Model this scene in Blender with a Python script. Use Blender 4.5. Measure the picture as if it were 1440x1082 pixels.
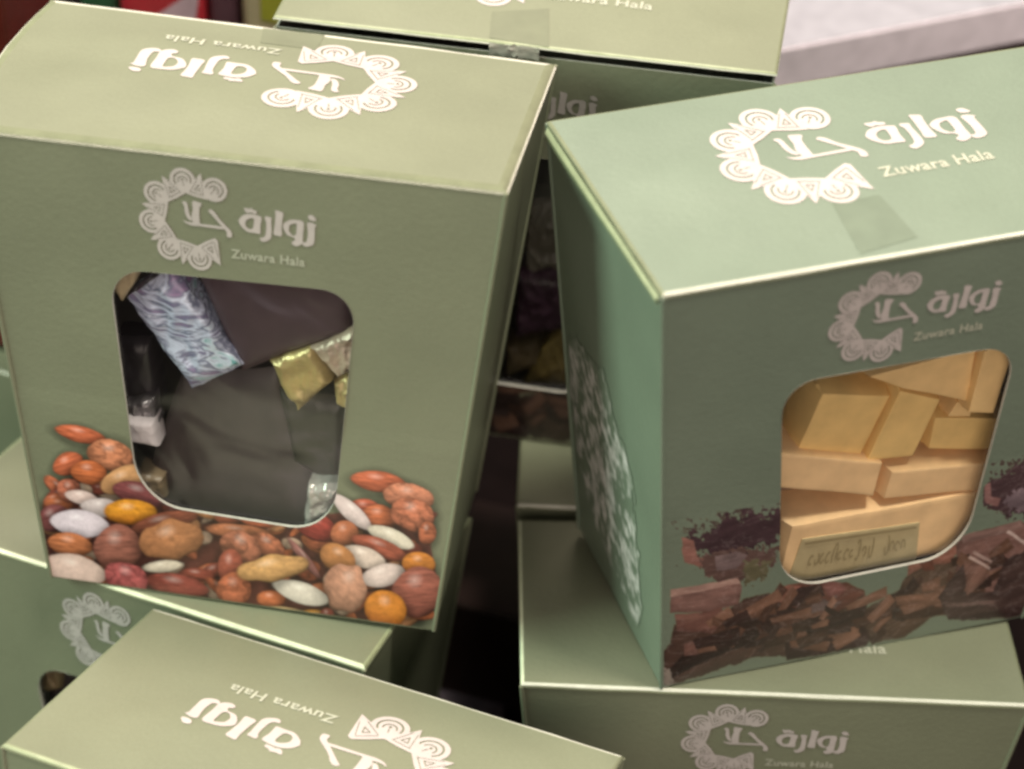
import bpy, bmesh, math, random
import numpy as np
from mathutils import Vector, Matrix, noise

C = bpy.context.scene
for o in list(bpy.data.objects): bpy.data.objects.remove(o)
R = math.radians

# ---------------------------------------------------------------- camera
cam_d = bpy.data.cameras.new('camera'); cam = bpy.data.objects.new('camera', cam_d)
C.collection.objects.link(cam); C.camera = cam
cam_d.sensor_width = 36; cam_d.lens = 79.264; cam_d.clip_start = .02; cam_d.clip_end = 50
cx, cy, cz = (0.99913, 0.02599, 0.03262), (0.04171, -0.62258, -0.78144), (0.0, 0.78212, -0.62313)
cam.matrix_world = Matrix(((cx[0], -cy[0], -cz[0], 0), (cx[1], -cy[1], -cz[1], 0), (cx[2], -cy[2], -cz[2], .50914), (0, 0, 0, 1)))
cam_d.dof.use_dof = True; cam_d.dof.focus_distance = .515; cam_d.dof.aperture_fstop = 9
C.cycles.filter_width = 2.9

# ---------------------------------------------------------------- world and lamps
w = bpy.data.worlds.new('World'); C.world = w; w.use_nodes = True
w.node_tree.nodes['Background'].inputs[0].default_value = (1, .88, .84, 1)
w.node_tree.nodes['Background'].inputs[1].default_value = .32
def area(name, loc, target, sx, sy, power, col):
    l = bpy.data.lights.new(name, 'AREA'); l.shape = 'RECTANGLE'; l.size = sx; l.size_y = sy; l.energy = power; l.color = col
    o = bpy.data.objects.new(name, l); C.collection.objects.link(o); o.location = loc
    o.rotation_euler = (Vector(target) - Vector(loc)).to_track_quat('-Z', 'Y').to_euler()
T0 = (0, .43, .2)
def lamp(name, loc, sx, sy, e, c):
    m = max(c); area(name, loc, T0, sx, sy, e*m, tuple(x/m for x in c))
lamp('ceiling_lamp_front', (.35, .15, 1.9), .28, .28, 40, (.86, .81, .69))
lamp('ceiling_lamp_back', (-.3, .9, 1.9), .6, .6, 40, (1.32, 1.08, .99))
lamp('fill_behind_viewer', (.2, -1.2, .62), 1.6, .9, 30, (.42, .35, .30))  # added fill for the front panels and window contents, no known lamp
lamp('shop_lamp_side', (-1.5, .15, .95), .9, .7, 30, (.86, 1.12, .92))
C.view_settings.view_transform = 'Standard'; C.view_settings.look = 'None'; C.view_settings.exposure = 0; C.view_settings.gamma = 1

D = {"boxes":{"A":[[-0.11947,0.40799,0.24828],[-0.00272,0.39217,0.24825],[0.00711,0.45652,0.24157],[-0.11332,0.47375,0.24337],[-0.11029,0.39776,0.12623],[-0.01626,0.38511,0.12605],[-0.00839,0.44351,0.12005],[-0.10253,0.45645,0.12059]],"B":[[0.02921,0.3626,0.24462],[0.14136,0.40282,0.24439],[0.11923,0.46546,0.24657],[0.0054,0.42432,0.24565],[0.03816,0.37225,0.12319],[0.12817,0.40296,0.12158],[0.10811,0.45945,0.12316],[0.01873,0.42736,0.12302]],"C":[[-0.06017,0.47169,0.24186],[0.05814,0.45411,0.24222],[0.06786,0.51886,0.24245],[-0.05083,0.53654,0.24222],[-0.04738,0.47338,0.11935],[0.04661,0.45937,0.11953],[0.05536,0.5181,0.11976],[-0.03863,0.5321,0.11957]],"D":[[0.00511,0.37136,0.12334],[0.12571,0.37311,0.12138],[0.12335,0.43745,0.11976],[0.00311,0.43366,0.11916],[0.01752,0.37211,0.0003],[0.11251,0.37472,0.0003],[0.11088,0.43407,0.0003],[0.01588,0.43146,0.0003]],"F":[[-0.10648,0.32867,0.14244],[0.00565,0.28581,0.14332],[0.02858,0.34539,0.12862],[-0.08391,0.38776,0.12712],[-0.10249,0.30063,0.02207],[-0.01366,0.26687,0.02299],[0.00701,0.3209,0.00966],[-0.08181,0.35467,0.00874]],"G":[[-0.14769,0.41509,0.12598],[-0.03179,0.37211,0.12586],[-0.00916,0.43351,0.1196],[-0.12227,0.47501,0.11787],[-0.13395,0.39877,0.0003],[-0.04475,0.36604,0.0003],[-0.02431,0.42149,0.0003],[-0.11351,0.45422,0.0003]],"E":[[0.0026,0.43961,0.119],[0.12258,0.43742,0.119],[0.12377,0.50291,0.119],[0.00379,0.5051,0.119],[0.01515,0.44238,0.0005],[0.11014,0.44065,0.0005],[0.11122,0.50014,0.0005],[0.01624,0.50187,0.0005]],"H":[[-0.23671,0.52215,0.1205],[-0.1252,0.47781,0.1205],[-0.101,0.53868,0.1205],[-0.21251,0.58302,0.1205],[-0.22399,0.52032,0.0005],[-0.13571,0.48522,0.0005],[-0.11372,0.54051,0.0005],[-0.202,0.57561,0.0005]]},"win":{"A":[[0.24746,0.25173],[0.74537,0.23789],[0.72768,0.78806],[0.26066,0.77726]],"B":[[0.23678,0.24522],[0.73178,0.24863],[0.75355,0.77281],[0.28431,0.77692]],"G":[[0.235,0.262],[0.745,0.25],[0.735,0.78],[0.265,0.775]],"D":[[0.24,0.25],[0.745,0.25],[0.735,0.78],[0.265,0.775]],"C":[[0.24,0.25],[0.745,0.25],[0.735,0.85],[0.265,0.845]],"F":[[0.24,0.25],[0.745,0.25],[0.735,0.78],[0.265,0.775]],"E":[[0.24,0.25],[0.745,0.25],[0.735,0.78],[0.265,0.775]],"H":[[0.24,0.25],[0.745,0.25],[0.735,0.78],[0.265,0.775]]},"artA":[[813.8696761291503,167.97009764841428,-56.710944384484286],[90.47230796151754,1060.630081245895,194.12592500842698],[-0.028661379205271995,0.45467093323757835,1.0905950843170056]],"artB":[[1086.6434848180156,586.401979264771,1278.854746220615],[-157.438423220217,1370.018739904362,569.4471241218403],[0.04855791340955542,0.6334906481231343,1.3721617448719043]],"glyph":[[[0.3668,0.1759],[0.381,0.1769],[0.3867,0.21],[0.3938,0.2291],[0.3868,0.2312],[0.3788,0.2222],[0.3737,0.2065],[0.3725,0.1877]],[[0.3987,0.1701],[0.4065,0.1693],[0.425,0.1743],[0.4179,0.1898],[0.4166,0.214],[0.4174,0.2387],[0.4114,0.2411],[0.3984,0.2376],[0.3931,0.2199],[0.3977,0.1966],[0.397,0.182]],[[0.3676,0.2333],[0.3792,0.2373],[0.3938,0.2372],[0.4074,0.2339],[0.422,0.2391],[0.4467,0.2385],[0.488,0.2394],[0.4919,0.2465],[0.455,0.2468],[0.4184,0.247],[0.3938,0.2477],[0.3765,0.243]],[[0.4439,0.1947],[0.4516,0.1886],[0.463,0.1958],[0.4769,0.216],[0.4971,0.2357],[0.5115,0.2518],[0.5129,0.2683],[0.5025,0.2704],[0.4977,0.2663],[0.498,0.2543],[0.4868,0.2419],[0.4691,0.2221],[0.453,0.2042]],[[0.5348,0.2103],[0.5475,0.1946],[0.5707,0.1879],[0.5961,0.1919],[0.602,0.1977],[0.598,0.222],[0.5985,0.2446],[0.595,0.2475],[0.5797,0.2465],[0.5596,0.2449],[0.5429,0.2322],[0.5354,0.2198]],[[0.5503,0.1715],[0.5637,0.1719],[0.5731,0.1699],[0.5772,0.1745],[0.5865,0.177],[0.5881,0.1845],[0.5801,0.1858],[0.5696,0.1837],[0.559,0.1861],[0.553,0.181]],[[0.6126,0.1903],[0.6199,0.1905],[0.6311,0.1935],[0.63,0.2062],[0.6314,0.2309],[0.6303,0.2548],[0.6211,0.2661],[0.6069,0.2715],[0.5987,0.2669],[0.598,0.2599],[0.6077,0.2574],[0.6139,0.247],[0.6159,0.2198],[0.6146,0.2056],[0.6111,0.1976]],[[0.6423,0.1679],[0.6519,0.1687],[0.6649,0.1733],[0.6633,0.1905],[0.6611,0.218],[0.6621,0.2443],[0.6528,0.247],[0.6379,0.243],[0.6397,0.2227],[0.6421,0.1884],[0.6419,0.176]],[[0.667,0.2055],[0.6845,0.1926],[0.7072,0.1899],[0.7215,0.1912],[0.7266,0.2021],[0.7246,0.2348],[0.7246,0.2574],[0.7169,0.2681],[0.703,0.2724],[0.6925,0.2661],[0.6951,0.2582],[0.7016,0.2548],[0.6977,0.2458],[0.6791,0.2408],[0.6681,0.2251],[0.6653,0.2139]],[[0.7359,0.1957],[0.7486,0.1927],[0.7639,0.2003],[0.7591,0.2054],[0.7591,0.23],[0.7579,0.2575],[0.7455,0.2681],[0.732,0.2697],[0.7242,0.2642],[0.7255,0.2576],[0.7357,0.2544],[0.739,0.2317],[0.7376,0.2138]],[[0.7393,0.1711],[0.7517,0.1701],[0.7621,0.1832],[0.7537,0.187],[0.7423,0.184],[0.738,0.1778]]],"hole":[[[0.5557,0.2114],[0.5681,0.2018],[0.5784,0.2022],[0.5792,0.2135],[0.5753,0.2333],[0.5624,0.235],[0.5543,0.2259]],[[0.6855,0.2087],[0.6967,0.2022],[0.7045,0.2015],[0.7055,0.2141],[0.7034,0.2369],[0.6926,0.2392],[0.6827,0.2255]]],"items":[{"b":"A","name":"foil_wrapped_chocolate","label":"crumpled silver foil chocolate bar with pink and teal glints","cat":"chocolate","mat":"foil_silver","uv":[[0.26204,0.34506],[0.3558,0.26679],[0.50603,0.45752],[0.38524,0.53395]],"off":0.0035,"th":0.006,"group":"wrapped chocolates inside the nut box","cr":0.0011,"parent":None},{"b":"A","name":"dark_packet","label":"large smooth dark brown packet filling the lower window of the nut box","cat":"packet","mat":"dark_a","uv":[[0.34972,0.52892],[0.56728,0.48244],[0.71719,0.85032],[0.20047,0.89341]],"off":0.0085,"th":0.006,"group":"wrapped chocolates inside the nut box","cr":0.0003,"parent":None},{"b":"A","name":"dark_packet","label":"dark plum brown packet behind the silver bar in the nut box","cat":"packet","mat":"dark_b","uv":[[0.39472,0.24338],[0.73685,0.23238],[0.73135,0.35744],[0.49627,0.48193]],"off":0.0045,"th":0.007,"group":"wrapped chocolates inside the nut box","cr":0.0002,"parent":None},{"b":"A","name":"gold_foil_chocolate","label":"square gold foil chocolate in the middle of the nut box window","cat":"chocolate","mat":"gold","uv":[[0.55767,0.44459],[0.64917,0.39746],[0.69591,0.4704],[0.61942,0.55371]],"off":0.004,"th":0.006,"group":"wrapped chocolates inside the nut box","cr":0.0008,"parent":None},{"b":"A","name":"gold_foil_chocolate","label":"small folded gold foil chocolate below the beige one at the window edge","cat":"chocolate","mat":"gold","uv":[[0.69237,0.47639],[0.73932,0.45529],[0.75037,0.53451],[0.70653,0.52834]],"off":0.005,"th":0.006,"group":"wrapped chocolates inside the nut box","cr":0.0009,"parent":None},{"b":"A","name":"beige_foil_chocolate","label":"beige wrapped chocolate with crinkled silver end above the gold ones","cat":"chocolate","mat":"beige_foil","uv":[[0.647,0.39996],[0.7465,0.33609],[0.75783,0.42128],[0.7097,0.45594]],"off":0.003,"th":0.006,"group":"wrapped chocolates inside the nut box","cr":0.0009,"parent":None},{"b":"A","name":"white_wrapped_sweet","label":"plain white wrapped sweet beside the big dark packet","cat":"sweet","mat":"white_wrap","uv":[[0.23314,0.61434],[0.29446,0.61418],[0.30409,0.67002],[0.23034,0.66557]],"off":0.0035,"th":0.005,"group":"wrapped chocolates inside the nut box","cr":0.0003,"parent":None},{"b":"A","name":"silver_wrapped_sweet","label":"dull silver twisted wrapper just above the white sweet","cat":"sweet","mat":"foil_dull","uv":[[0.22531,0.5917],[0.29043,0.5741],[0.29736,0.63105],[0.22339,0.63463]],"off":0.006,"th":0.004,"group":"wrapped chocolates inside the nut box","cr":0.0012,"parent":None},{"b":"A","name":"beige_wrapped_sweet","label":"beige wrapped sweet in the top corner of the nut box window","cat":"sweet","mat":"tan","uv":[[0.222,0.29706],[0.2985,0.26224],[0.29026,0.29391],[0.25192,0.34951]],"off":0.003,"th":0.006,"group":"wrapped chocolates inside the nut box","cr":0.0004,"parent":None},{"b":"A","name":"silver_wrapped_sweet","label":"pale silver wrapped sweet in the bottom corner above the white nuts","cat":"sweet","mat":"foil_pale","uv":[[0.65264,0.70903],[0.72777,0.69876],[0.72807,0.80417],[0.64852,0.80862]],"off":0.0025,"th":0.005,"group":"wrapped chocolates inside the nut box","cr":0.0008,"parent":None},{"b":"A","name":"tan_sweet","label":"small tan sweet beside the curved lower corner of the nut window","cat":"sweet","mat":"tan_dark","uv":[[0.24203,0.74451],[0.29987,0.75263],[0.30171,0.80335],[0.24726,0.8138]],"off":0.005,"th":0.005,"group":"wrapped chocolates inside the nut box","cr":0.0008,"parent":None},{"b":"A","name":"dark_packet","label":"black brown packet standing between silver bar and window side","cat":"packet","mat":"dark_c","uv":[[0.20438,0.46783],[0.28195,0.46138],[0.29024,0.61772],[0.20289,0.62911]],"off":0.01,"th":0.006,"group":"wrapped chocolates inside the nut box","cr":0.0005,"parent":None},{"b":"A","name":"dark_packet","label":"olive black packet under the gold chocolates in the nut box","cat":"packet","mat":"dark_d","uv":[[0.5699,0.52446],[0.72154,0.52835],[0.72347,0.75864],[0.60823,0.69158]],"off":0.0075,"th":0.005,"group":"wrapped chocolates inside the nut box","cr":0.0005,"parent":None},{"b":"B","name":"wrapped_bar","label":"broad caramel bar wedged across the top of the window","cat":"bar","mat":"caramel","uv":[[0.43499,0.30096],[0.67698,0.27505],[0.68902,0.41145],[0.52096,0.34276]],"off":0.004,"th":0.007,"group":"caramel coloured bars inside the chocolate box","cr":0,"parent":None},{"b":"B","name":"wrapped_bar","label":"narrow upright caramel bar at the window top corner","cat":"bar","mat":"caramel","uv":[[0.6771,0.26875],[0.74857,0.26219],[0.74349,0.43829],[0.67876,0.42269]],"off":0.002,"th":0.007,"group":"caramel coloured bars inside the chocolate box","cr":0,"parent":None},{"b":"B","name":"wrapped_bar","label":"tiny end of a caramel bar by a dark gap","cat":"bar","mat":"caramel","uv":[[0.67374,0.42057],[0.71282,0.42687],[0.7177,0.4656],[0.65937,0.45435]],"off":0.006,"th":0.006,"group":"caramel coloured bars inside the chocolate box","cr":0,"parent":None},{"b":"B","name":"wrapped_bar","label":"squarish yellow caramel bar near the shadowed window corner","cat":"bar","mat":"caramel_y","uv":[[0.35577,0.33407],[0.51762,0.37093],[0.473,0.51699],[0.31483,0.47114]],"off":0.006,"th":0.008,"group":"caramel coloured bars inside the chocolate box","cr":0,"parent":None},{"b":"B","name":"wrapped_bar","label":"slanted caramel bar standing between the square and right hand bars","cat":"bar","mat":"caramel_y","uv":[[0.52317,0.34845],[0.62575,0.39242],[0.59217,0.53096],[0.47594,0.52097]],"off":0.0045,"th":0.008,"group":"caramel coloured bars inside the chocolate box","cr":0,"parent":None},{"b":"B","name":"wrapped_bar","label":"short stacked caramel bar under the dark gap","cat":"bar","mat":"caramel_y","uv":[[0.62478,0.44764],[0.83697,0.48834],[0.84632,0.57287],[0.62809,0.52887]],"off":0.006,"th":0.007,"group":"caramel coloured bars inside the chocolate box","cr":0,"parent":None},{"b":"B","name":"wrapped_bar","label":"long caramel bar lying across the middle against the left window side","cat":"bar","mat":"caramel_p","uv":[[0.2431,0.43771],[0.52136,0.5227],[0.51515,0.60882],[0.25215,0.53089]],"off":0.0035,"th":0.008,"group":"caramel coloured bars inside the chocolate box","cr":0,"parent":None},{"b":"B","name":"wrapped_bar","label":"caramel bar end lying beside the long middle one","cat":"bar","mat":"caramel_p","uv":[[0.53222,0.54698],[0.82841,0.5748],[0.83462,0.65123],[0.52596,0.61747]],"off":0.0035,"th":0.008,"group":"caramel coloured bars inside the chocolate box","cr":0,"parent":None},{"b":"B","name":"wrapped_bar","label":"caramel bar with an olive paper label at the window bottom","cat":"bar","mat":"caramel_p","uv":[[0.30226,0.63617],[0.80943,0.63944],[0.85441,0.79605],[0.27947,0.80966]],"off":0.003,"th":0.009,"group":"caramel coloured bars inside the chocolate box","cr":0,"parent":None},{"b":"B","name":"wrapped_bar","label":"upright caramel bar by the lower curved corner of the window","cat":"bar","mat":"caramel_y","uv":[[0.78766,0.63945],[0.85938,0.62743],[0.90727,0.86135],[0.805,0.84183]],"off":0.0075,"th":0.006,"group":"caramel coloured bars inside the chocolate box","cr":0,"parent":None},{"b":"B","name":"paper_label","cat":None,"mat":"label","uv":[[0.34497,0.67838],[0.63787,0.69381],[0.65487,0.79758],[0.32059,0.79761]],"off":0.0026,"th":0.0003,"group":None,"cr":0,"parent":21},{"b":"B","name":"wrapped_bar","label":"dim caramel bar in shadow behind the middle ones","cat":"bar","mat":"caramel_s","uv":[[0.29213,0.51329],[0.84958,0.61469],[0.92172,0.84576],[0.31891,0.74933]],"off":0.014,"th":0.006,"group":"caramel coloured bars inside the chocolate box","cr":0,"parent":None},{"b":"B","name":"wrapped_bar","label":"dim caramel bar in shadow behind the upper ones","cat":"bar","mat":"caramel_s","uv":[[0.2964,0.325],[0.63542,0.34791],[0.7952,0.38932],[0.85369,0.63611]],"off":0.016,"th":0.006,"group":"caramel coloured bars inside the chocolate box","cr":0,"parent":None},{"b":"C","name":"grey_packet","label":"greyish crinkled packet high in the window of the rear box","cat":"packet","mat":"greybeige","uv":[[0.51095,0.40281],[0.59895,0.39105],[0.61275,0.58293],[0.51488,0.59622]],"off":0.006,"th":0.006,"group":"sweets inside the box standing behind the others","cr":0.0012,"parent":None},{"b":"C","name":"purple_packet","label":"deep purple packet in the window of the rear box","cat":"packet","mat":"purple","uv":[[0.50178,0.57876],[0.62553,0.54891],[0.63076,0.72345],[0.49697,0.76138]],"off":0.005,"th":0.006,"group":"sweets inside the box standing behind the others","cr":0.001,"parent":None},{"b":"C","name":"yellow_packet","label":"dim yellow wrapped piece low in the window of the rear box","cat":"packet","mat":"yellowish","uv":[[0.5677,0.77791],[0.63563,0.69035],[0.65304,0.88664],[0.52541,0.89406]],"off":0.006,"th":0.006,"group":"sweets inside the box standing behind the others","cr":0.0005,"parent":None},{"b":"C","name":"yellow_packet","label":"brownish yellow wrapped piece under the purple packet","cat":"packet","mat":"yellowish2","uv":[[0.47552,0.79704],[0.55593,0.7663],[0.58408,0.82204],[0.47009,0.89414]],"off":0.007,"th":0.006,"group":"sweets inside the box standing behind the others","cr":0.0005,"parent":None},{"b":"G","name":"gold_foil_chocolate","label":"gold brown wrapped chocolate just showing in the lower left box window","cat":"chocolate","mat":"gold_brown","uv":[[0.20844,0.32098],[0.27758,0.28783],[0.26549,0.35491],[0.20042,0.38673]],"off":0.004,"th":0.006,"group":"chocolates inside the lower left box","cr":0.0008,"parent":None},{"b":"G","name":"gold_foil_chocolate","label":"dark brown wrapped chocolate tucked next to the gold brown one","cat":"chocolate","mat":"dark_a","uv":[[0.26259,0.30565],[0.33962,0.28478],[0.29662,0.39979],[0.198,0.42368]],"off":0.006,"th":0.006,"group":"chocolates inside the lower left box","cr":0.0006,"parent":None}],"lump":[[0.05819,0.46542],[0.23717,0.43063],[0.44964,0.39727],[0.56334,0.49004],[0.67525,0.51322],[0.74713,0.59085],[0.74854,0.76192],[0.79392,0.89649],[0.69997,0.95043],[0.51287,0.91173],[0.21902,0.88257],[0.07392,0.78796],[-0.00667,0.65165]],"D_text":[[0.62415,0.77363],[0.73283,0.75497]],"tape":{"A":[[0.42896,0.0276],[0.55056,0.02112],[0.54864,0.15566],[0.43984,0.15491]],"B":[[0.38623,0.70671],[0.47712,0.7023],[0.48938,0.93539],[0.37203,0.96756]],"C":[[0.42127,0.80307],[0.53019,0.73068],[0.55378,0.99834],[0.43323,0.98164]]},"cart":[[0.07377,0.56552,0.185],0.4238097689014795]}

# ---------------------------------------------------------------- materials
def lin(c): return tuple(((x/255)/12.92 if x/255 <= .04045 else ((x/255+.055)/1.055)**2.4) for x in c)
def mat(name, rgb, rough=.5, spec=.5, var=.12, scale=60, bump=.0, bscale=900, metal=0, coat=0, art=False, aniso=0):
    m = bpy.data.materials.new(name); m.use_nodes = True; nt = m.node_tree; N = nt.nodes; L = nt.links
    b = N['Principled BSDF']; b.inputs['Roughness'].default_value = rough; b.inputs['Specular IOR Level'].default_value = spec
    b.inputs['Metallic'].default_value = metal; b.inputs['Coat Weight'].default_value = coat; b.inputs['Coat Roughness'].default_value = .3
    tc = N.new('ShaderNodeTexCoord'); n = N.new('ShaderNodeTexNoise'); n.inputs['Scale'].default_value = scale; n.inputs['Detail'].default_value = 5
    L.new(tc.outputs['Object'], n.inputs['Vector'])
    mp = N.new('ShaderNodeMapRange'); mp.inputs[1].default_value = .3; mp.inputs[2].default_value = .7
    mp.inputs[3].default_value = 1-var; mp.inputs[4].default_value = 1+var; L.new(n.outputs['Fac'], mp.inputs[0])
    vm = N.new('ShaderNodeVectorMath'); vm.operation = 'SCALE'
    if art:
        a = N.new('ShaderNodeAttribute'); a.attribute_name = 'art'; L.new(a.outputs['Color'], vm.inputs[0])
    else: vm.inputs[0].default_value = rgb
    L.new(mp.outputs[0], vm.inputs['Scale']); L.new(vm.outputs[0], b.inputs['Base Color'])
    if name.endswith('card') or name == 'printed_picture':
        n5 = N.new('ShaderNodeTexNoise'); n5.inputs['Scale'].default_value = 1600; n5.inputs['Detail'].default_value = 2; L.new(tc.outputs['Object'], n5.inputs['Vector'])
        m5 = N.new('ShaderNodeMapRange'); m5.inputs[1].default_value = .25; m5.inputs[2].default_value = .75; m5.inputs[3].default_value = .96; m5.inputs[4].default_value = 1.04; L.new(n5.outputs['Fac'], m5.inputs[0])
        mm = N.new('ShaderNodeMath'); mm.operation = 'MULTIPLY'; L.new(mp.outputs[0], mm.inputs[0]); L.new(m5.outputs[0], mm.inputs[1]); L.new(mm.outputs[0], vm.inputs['Scale'])
    r = N.new('ShaderNodeMapRange'); r.inputs[3].default_value = rough*.85; r.inputs[4].default_value = min(1, rough*1.2)
    n3 = N.new('ShaderNodeTexNoise'); n3.inputs['Scale'].default_value = 35; L.new(tc.outputs['Object'], n3.inputs['Vector'])
    L.new(n3.outputs['Fac'], r.inputs[0]); L.new(r.outputs[0], b.inputs['Roughness'])
    if bump:
        n2 = N.new('ShaderNodeTexNoise'); n2.inputs['Scale'].default_value = bscale; n2.inputs['Detail'].default_value = 3
        L.new(tc.outputs['Object'], n2.inputs['Vector'])
        bp = N.new('ShaderNodeBump'); bp.inputs['Strength'].default_value = bump; bp.inputs['Distance'].default_value = .0003
        L.new(n2.outputs['Fac'], bp.inputs['Height']); L.new(bp.outputs[0], b.inputs['Normal'])
    return m
CARD = (.168, .180, .118)
M = {}
M['card'] = mat('sage_green_card', CARD, .40, .62, .05, 45, .25, 700)
M['card_cool'] = mat('cool_sage_card', (.148, .186, .137), .40, .62, .06, 45, .25, 700)
M['tape_cool'] = mat('clear_tape_cool', (.118, .150, .105), .5, .5, .06, 200)
M['dull_fold'] = mat('dull_fold_card', (.160, .172, .110), 1., .0, .08, 200)
M['crease'] = mat('worn_fold', (.24, .27, .16), .45, .5, .12, 300)
M['pale_fold'] = mat('pale_fold', (.58, .62, .44), .5, .5, .12, 300)
M['white'] = mat('raw_white_board', (.52, .52, .44), .6, .3, .06, 400)
M['cut_edge'] = mat('board_cut_edge', (.40, .385, .34), .6, .3, .1, 400)
M['inner'] = mat('grey_board_inside', (.20, .19, .16), .8, .2, .1)
M['ink'] = mat('white_ink', (.42, .38, .36), .5, .35, .05, 300, .2, 700)
M['ink2'] = mat('pale_ink', (.36, .37, .29), .5, .35, .1, 600, .2, 700)
M['art'] = mat('printed_picture', CARD, .40, .62, .05, 45, .25, 700, art=True)
M['tape'] = mat('clear_tape', (.140, .152, .098), .5, .5, .06, 200)
M['tape_end'] = mat('wrinkled_tape_end', (.30, .29, .25), .25, .6, .2, 300, .4, 300)
M['table'] = mat('dark_table', (.0045, .003, .0028), .9, .03, .3)
for k, c, ro, sp, me, bu in [('foil_silver', (.40, .42, .52), .33, .8, .12, .3), ('dark_a', (.052, .042, .040), .45, .5, 0, .06), ('dark_b', (.068, .043, .050), .4, .5, 0, .06),
    ('gold', (.46, .36, .15), .33, .7, .35, .4), ('beige_foil', (.42, .33, .25), .35, .6, .2, .5), ('white_wrap', (.52, .48, .50), .5, .4, 0, .2), ('foil_dull', (.16, .15, .16), .3, .7, .5, .6),
    ('tan', (.42, .34, .21), .5, .4, 0, .3), ('foil_pale', (.42, .41, .38), .25, .7, .4, .6), ('tan_dark', (.2, .15, .09), .4, .5, 0, .3), ('dark_c', (.02, .018, .02), .35, .5, 0, .3), ('dark_d', (.022, .022, .014), .35, .5, 0, .3),
    ('caramel', (.88, .62, .29), .5, .4, 0, .15), ('caramel_y', (.88, .62, .25), .5, .4, 0, .15), ('caramel_p', (.88, .61, .33), .5, .4, 0, .15), ('caramel_s', (.26, .16, .10), .6, .3, 0, .15),  # last caramel is a darker copy, shade between the bars put into its colour
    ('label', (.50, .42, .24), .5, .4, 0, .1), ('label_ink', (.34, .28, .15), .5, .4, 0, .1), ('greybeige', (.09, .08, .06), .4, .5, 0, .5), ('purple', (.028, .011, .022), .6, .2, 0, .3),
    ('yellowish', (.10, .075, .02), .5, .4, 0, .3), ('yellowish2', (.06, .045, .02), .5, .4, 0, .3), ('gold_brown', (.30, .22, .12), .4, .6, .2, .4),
    ('dark_red', (.09, .012, .008), .4, .5, 0, .3), ('red', (.50, .03, .045), .3, .6, 0, .2), ('green_pack', (.03, .11, .05), .35, .5, 0, .2), ('plum', (.12, .055, .075), .4, .5, 0, .3),
    ('beige_pack', (.50, .42, .26), .4, .5, 0, .3), ('lime', (.38, .38, .04), .4, .5, 0, .2), ('lilac_ink', (.62, .45, .52), .4, .5, 0, .2),
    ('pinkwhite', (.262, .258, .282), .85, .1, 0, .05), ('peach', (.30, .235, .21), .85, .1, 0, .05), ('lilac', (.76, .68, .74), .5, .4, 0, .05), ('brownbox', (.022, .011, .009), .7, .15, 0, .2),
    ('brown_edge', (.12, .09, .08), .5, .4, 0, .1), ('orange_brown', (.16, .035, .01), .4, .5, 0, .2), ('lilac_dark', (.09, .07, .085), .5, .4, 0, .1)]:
    M[k] = mat(k, c, ro, sp, .10 if me == 0 else .35, 160, bu, 500, me)
# silver foil: pink and teal iridescence, fold glints and dark streaks painted into the colour
nt = M['foil_silver'].node_tree; b = nt.nodes['Principled BSDF']
tn = nt.nodes.new('ShaderNodeTexNoise'); tn.inputs['Scale'].default_value = 62; tn.inputs['Distortion'].default_value = 2.2; tn.inputs['Detail'].default_value = 5
tc = nt.nodes.new('ShaderNodeTexCoord'); mpg = nt.nodes.new('ShaderNodeMapping'); mpg.inputs['Rotation'].default_value = (0, .6, .2); mpg.inputs['Scale'].default_value = (.8, 1, 2.1)
nt.links.new(tc.outputs['Object'], mpg.inputs[0]); nt.links.new(mpg.outputs[0], tn.inputs['Vector'])
cr = nt.nodes.new('ShaderNodeValToRGB'); e = cr.color_ramp.elements; e[0].position = .30; e[0].color = (.42, .28, .50, 1); e[1].position = .70; e[1].color = (.16, .42, .44, 1)
for p, c in ((.40, (.20, .21, .34, 1)), (.46, (.72, .80, 1., 1)), (.54, (.17, .19, .30, 1)), (.60, (.70, .80, .95, 1))): q = e.new(p); q.color = c
nt.links.new(tn.outputs['Fac'], cr.inputs[0]); nt.links.new(cr.outputs[0], b.inputs['Base Color'])
# clear window film
fm = bpy.data.materials.new('clear_film'); fm.use_nodes = True; nt = fm.node_tree; nt.nodes.clear()
o_ = nt.nodes.new('ShaderNodeOutputMaterial'); mx = nt.nodes.new('ShaderNodeMixShader'); tr = nt.nodes.new('ShaderNodeBsdfTransparent'); gl = nt.nodes.new('ShaderNodeBsdfGlossy')
tr.inputs[0].default_value = (.97, .97, .96, 1); gl.inputs['Roughness'].default_value = .2; gl.inputs['Color'].default_value = (.80, .78, .88, 1)
fn_ = nt.nodes.new('ShaderNodeTexNoise'); fn_.inputs['Scale'].default_value = 28; fn_.inputs['Detail'].default_value = 1.5; fn_.inputs['Distortion'].default_value = 1.2
ft = nt.nodes.new('ShaderNodeTexCoord'); nt.links.new(ft.outputs['Object'], fn_.inputs['Vector']); fb = nt.nodes.new('ShaderNodeBump'); fb.inputs['Strength'].default_value = .5; fb.inputs['Distance'].default_value = .006
nt.links.new(fn_.outputs['Fac'], fb.inputs['Height']); nt.links.new(fb.outputs[0], gl.inputs['Normal'])
mx.inputs[0].default_value = .10; nt.links.new(tr.outputs[0], mx.inputs[1]); nt.links.new(gl.outputs[0], mx.inputs[2]); nt.links.new(mx.outputs[0], o_.inputs[0])
M['film'] = fm

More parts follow.
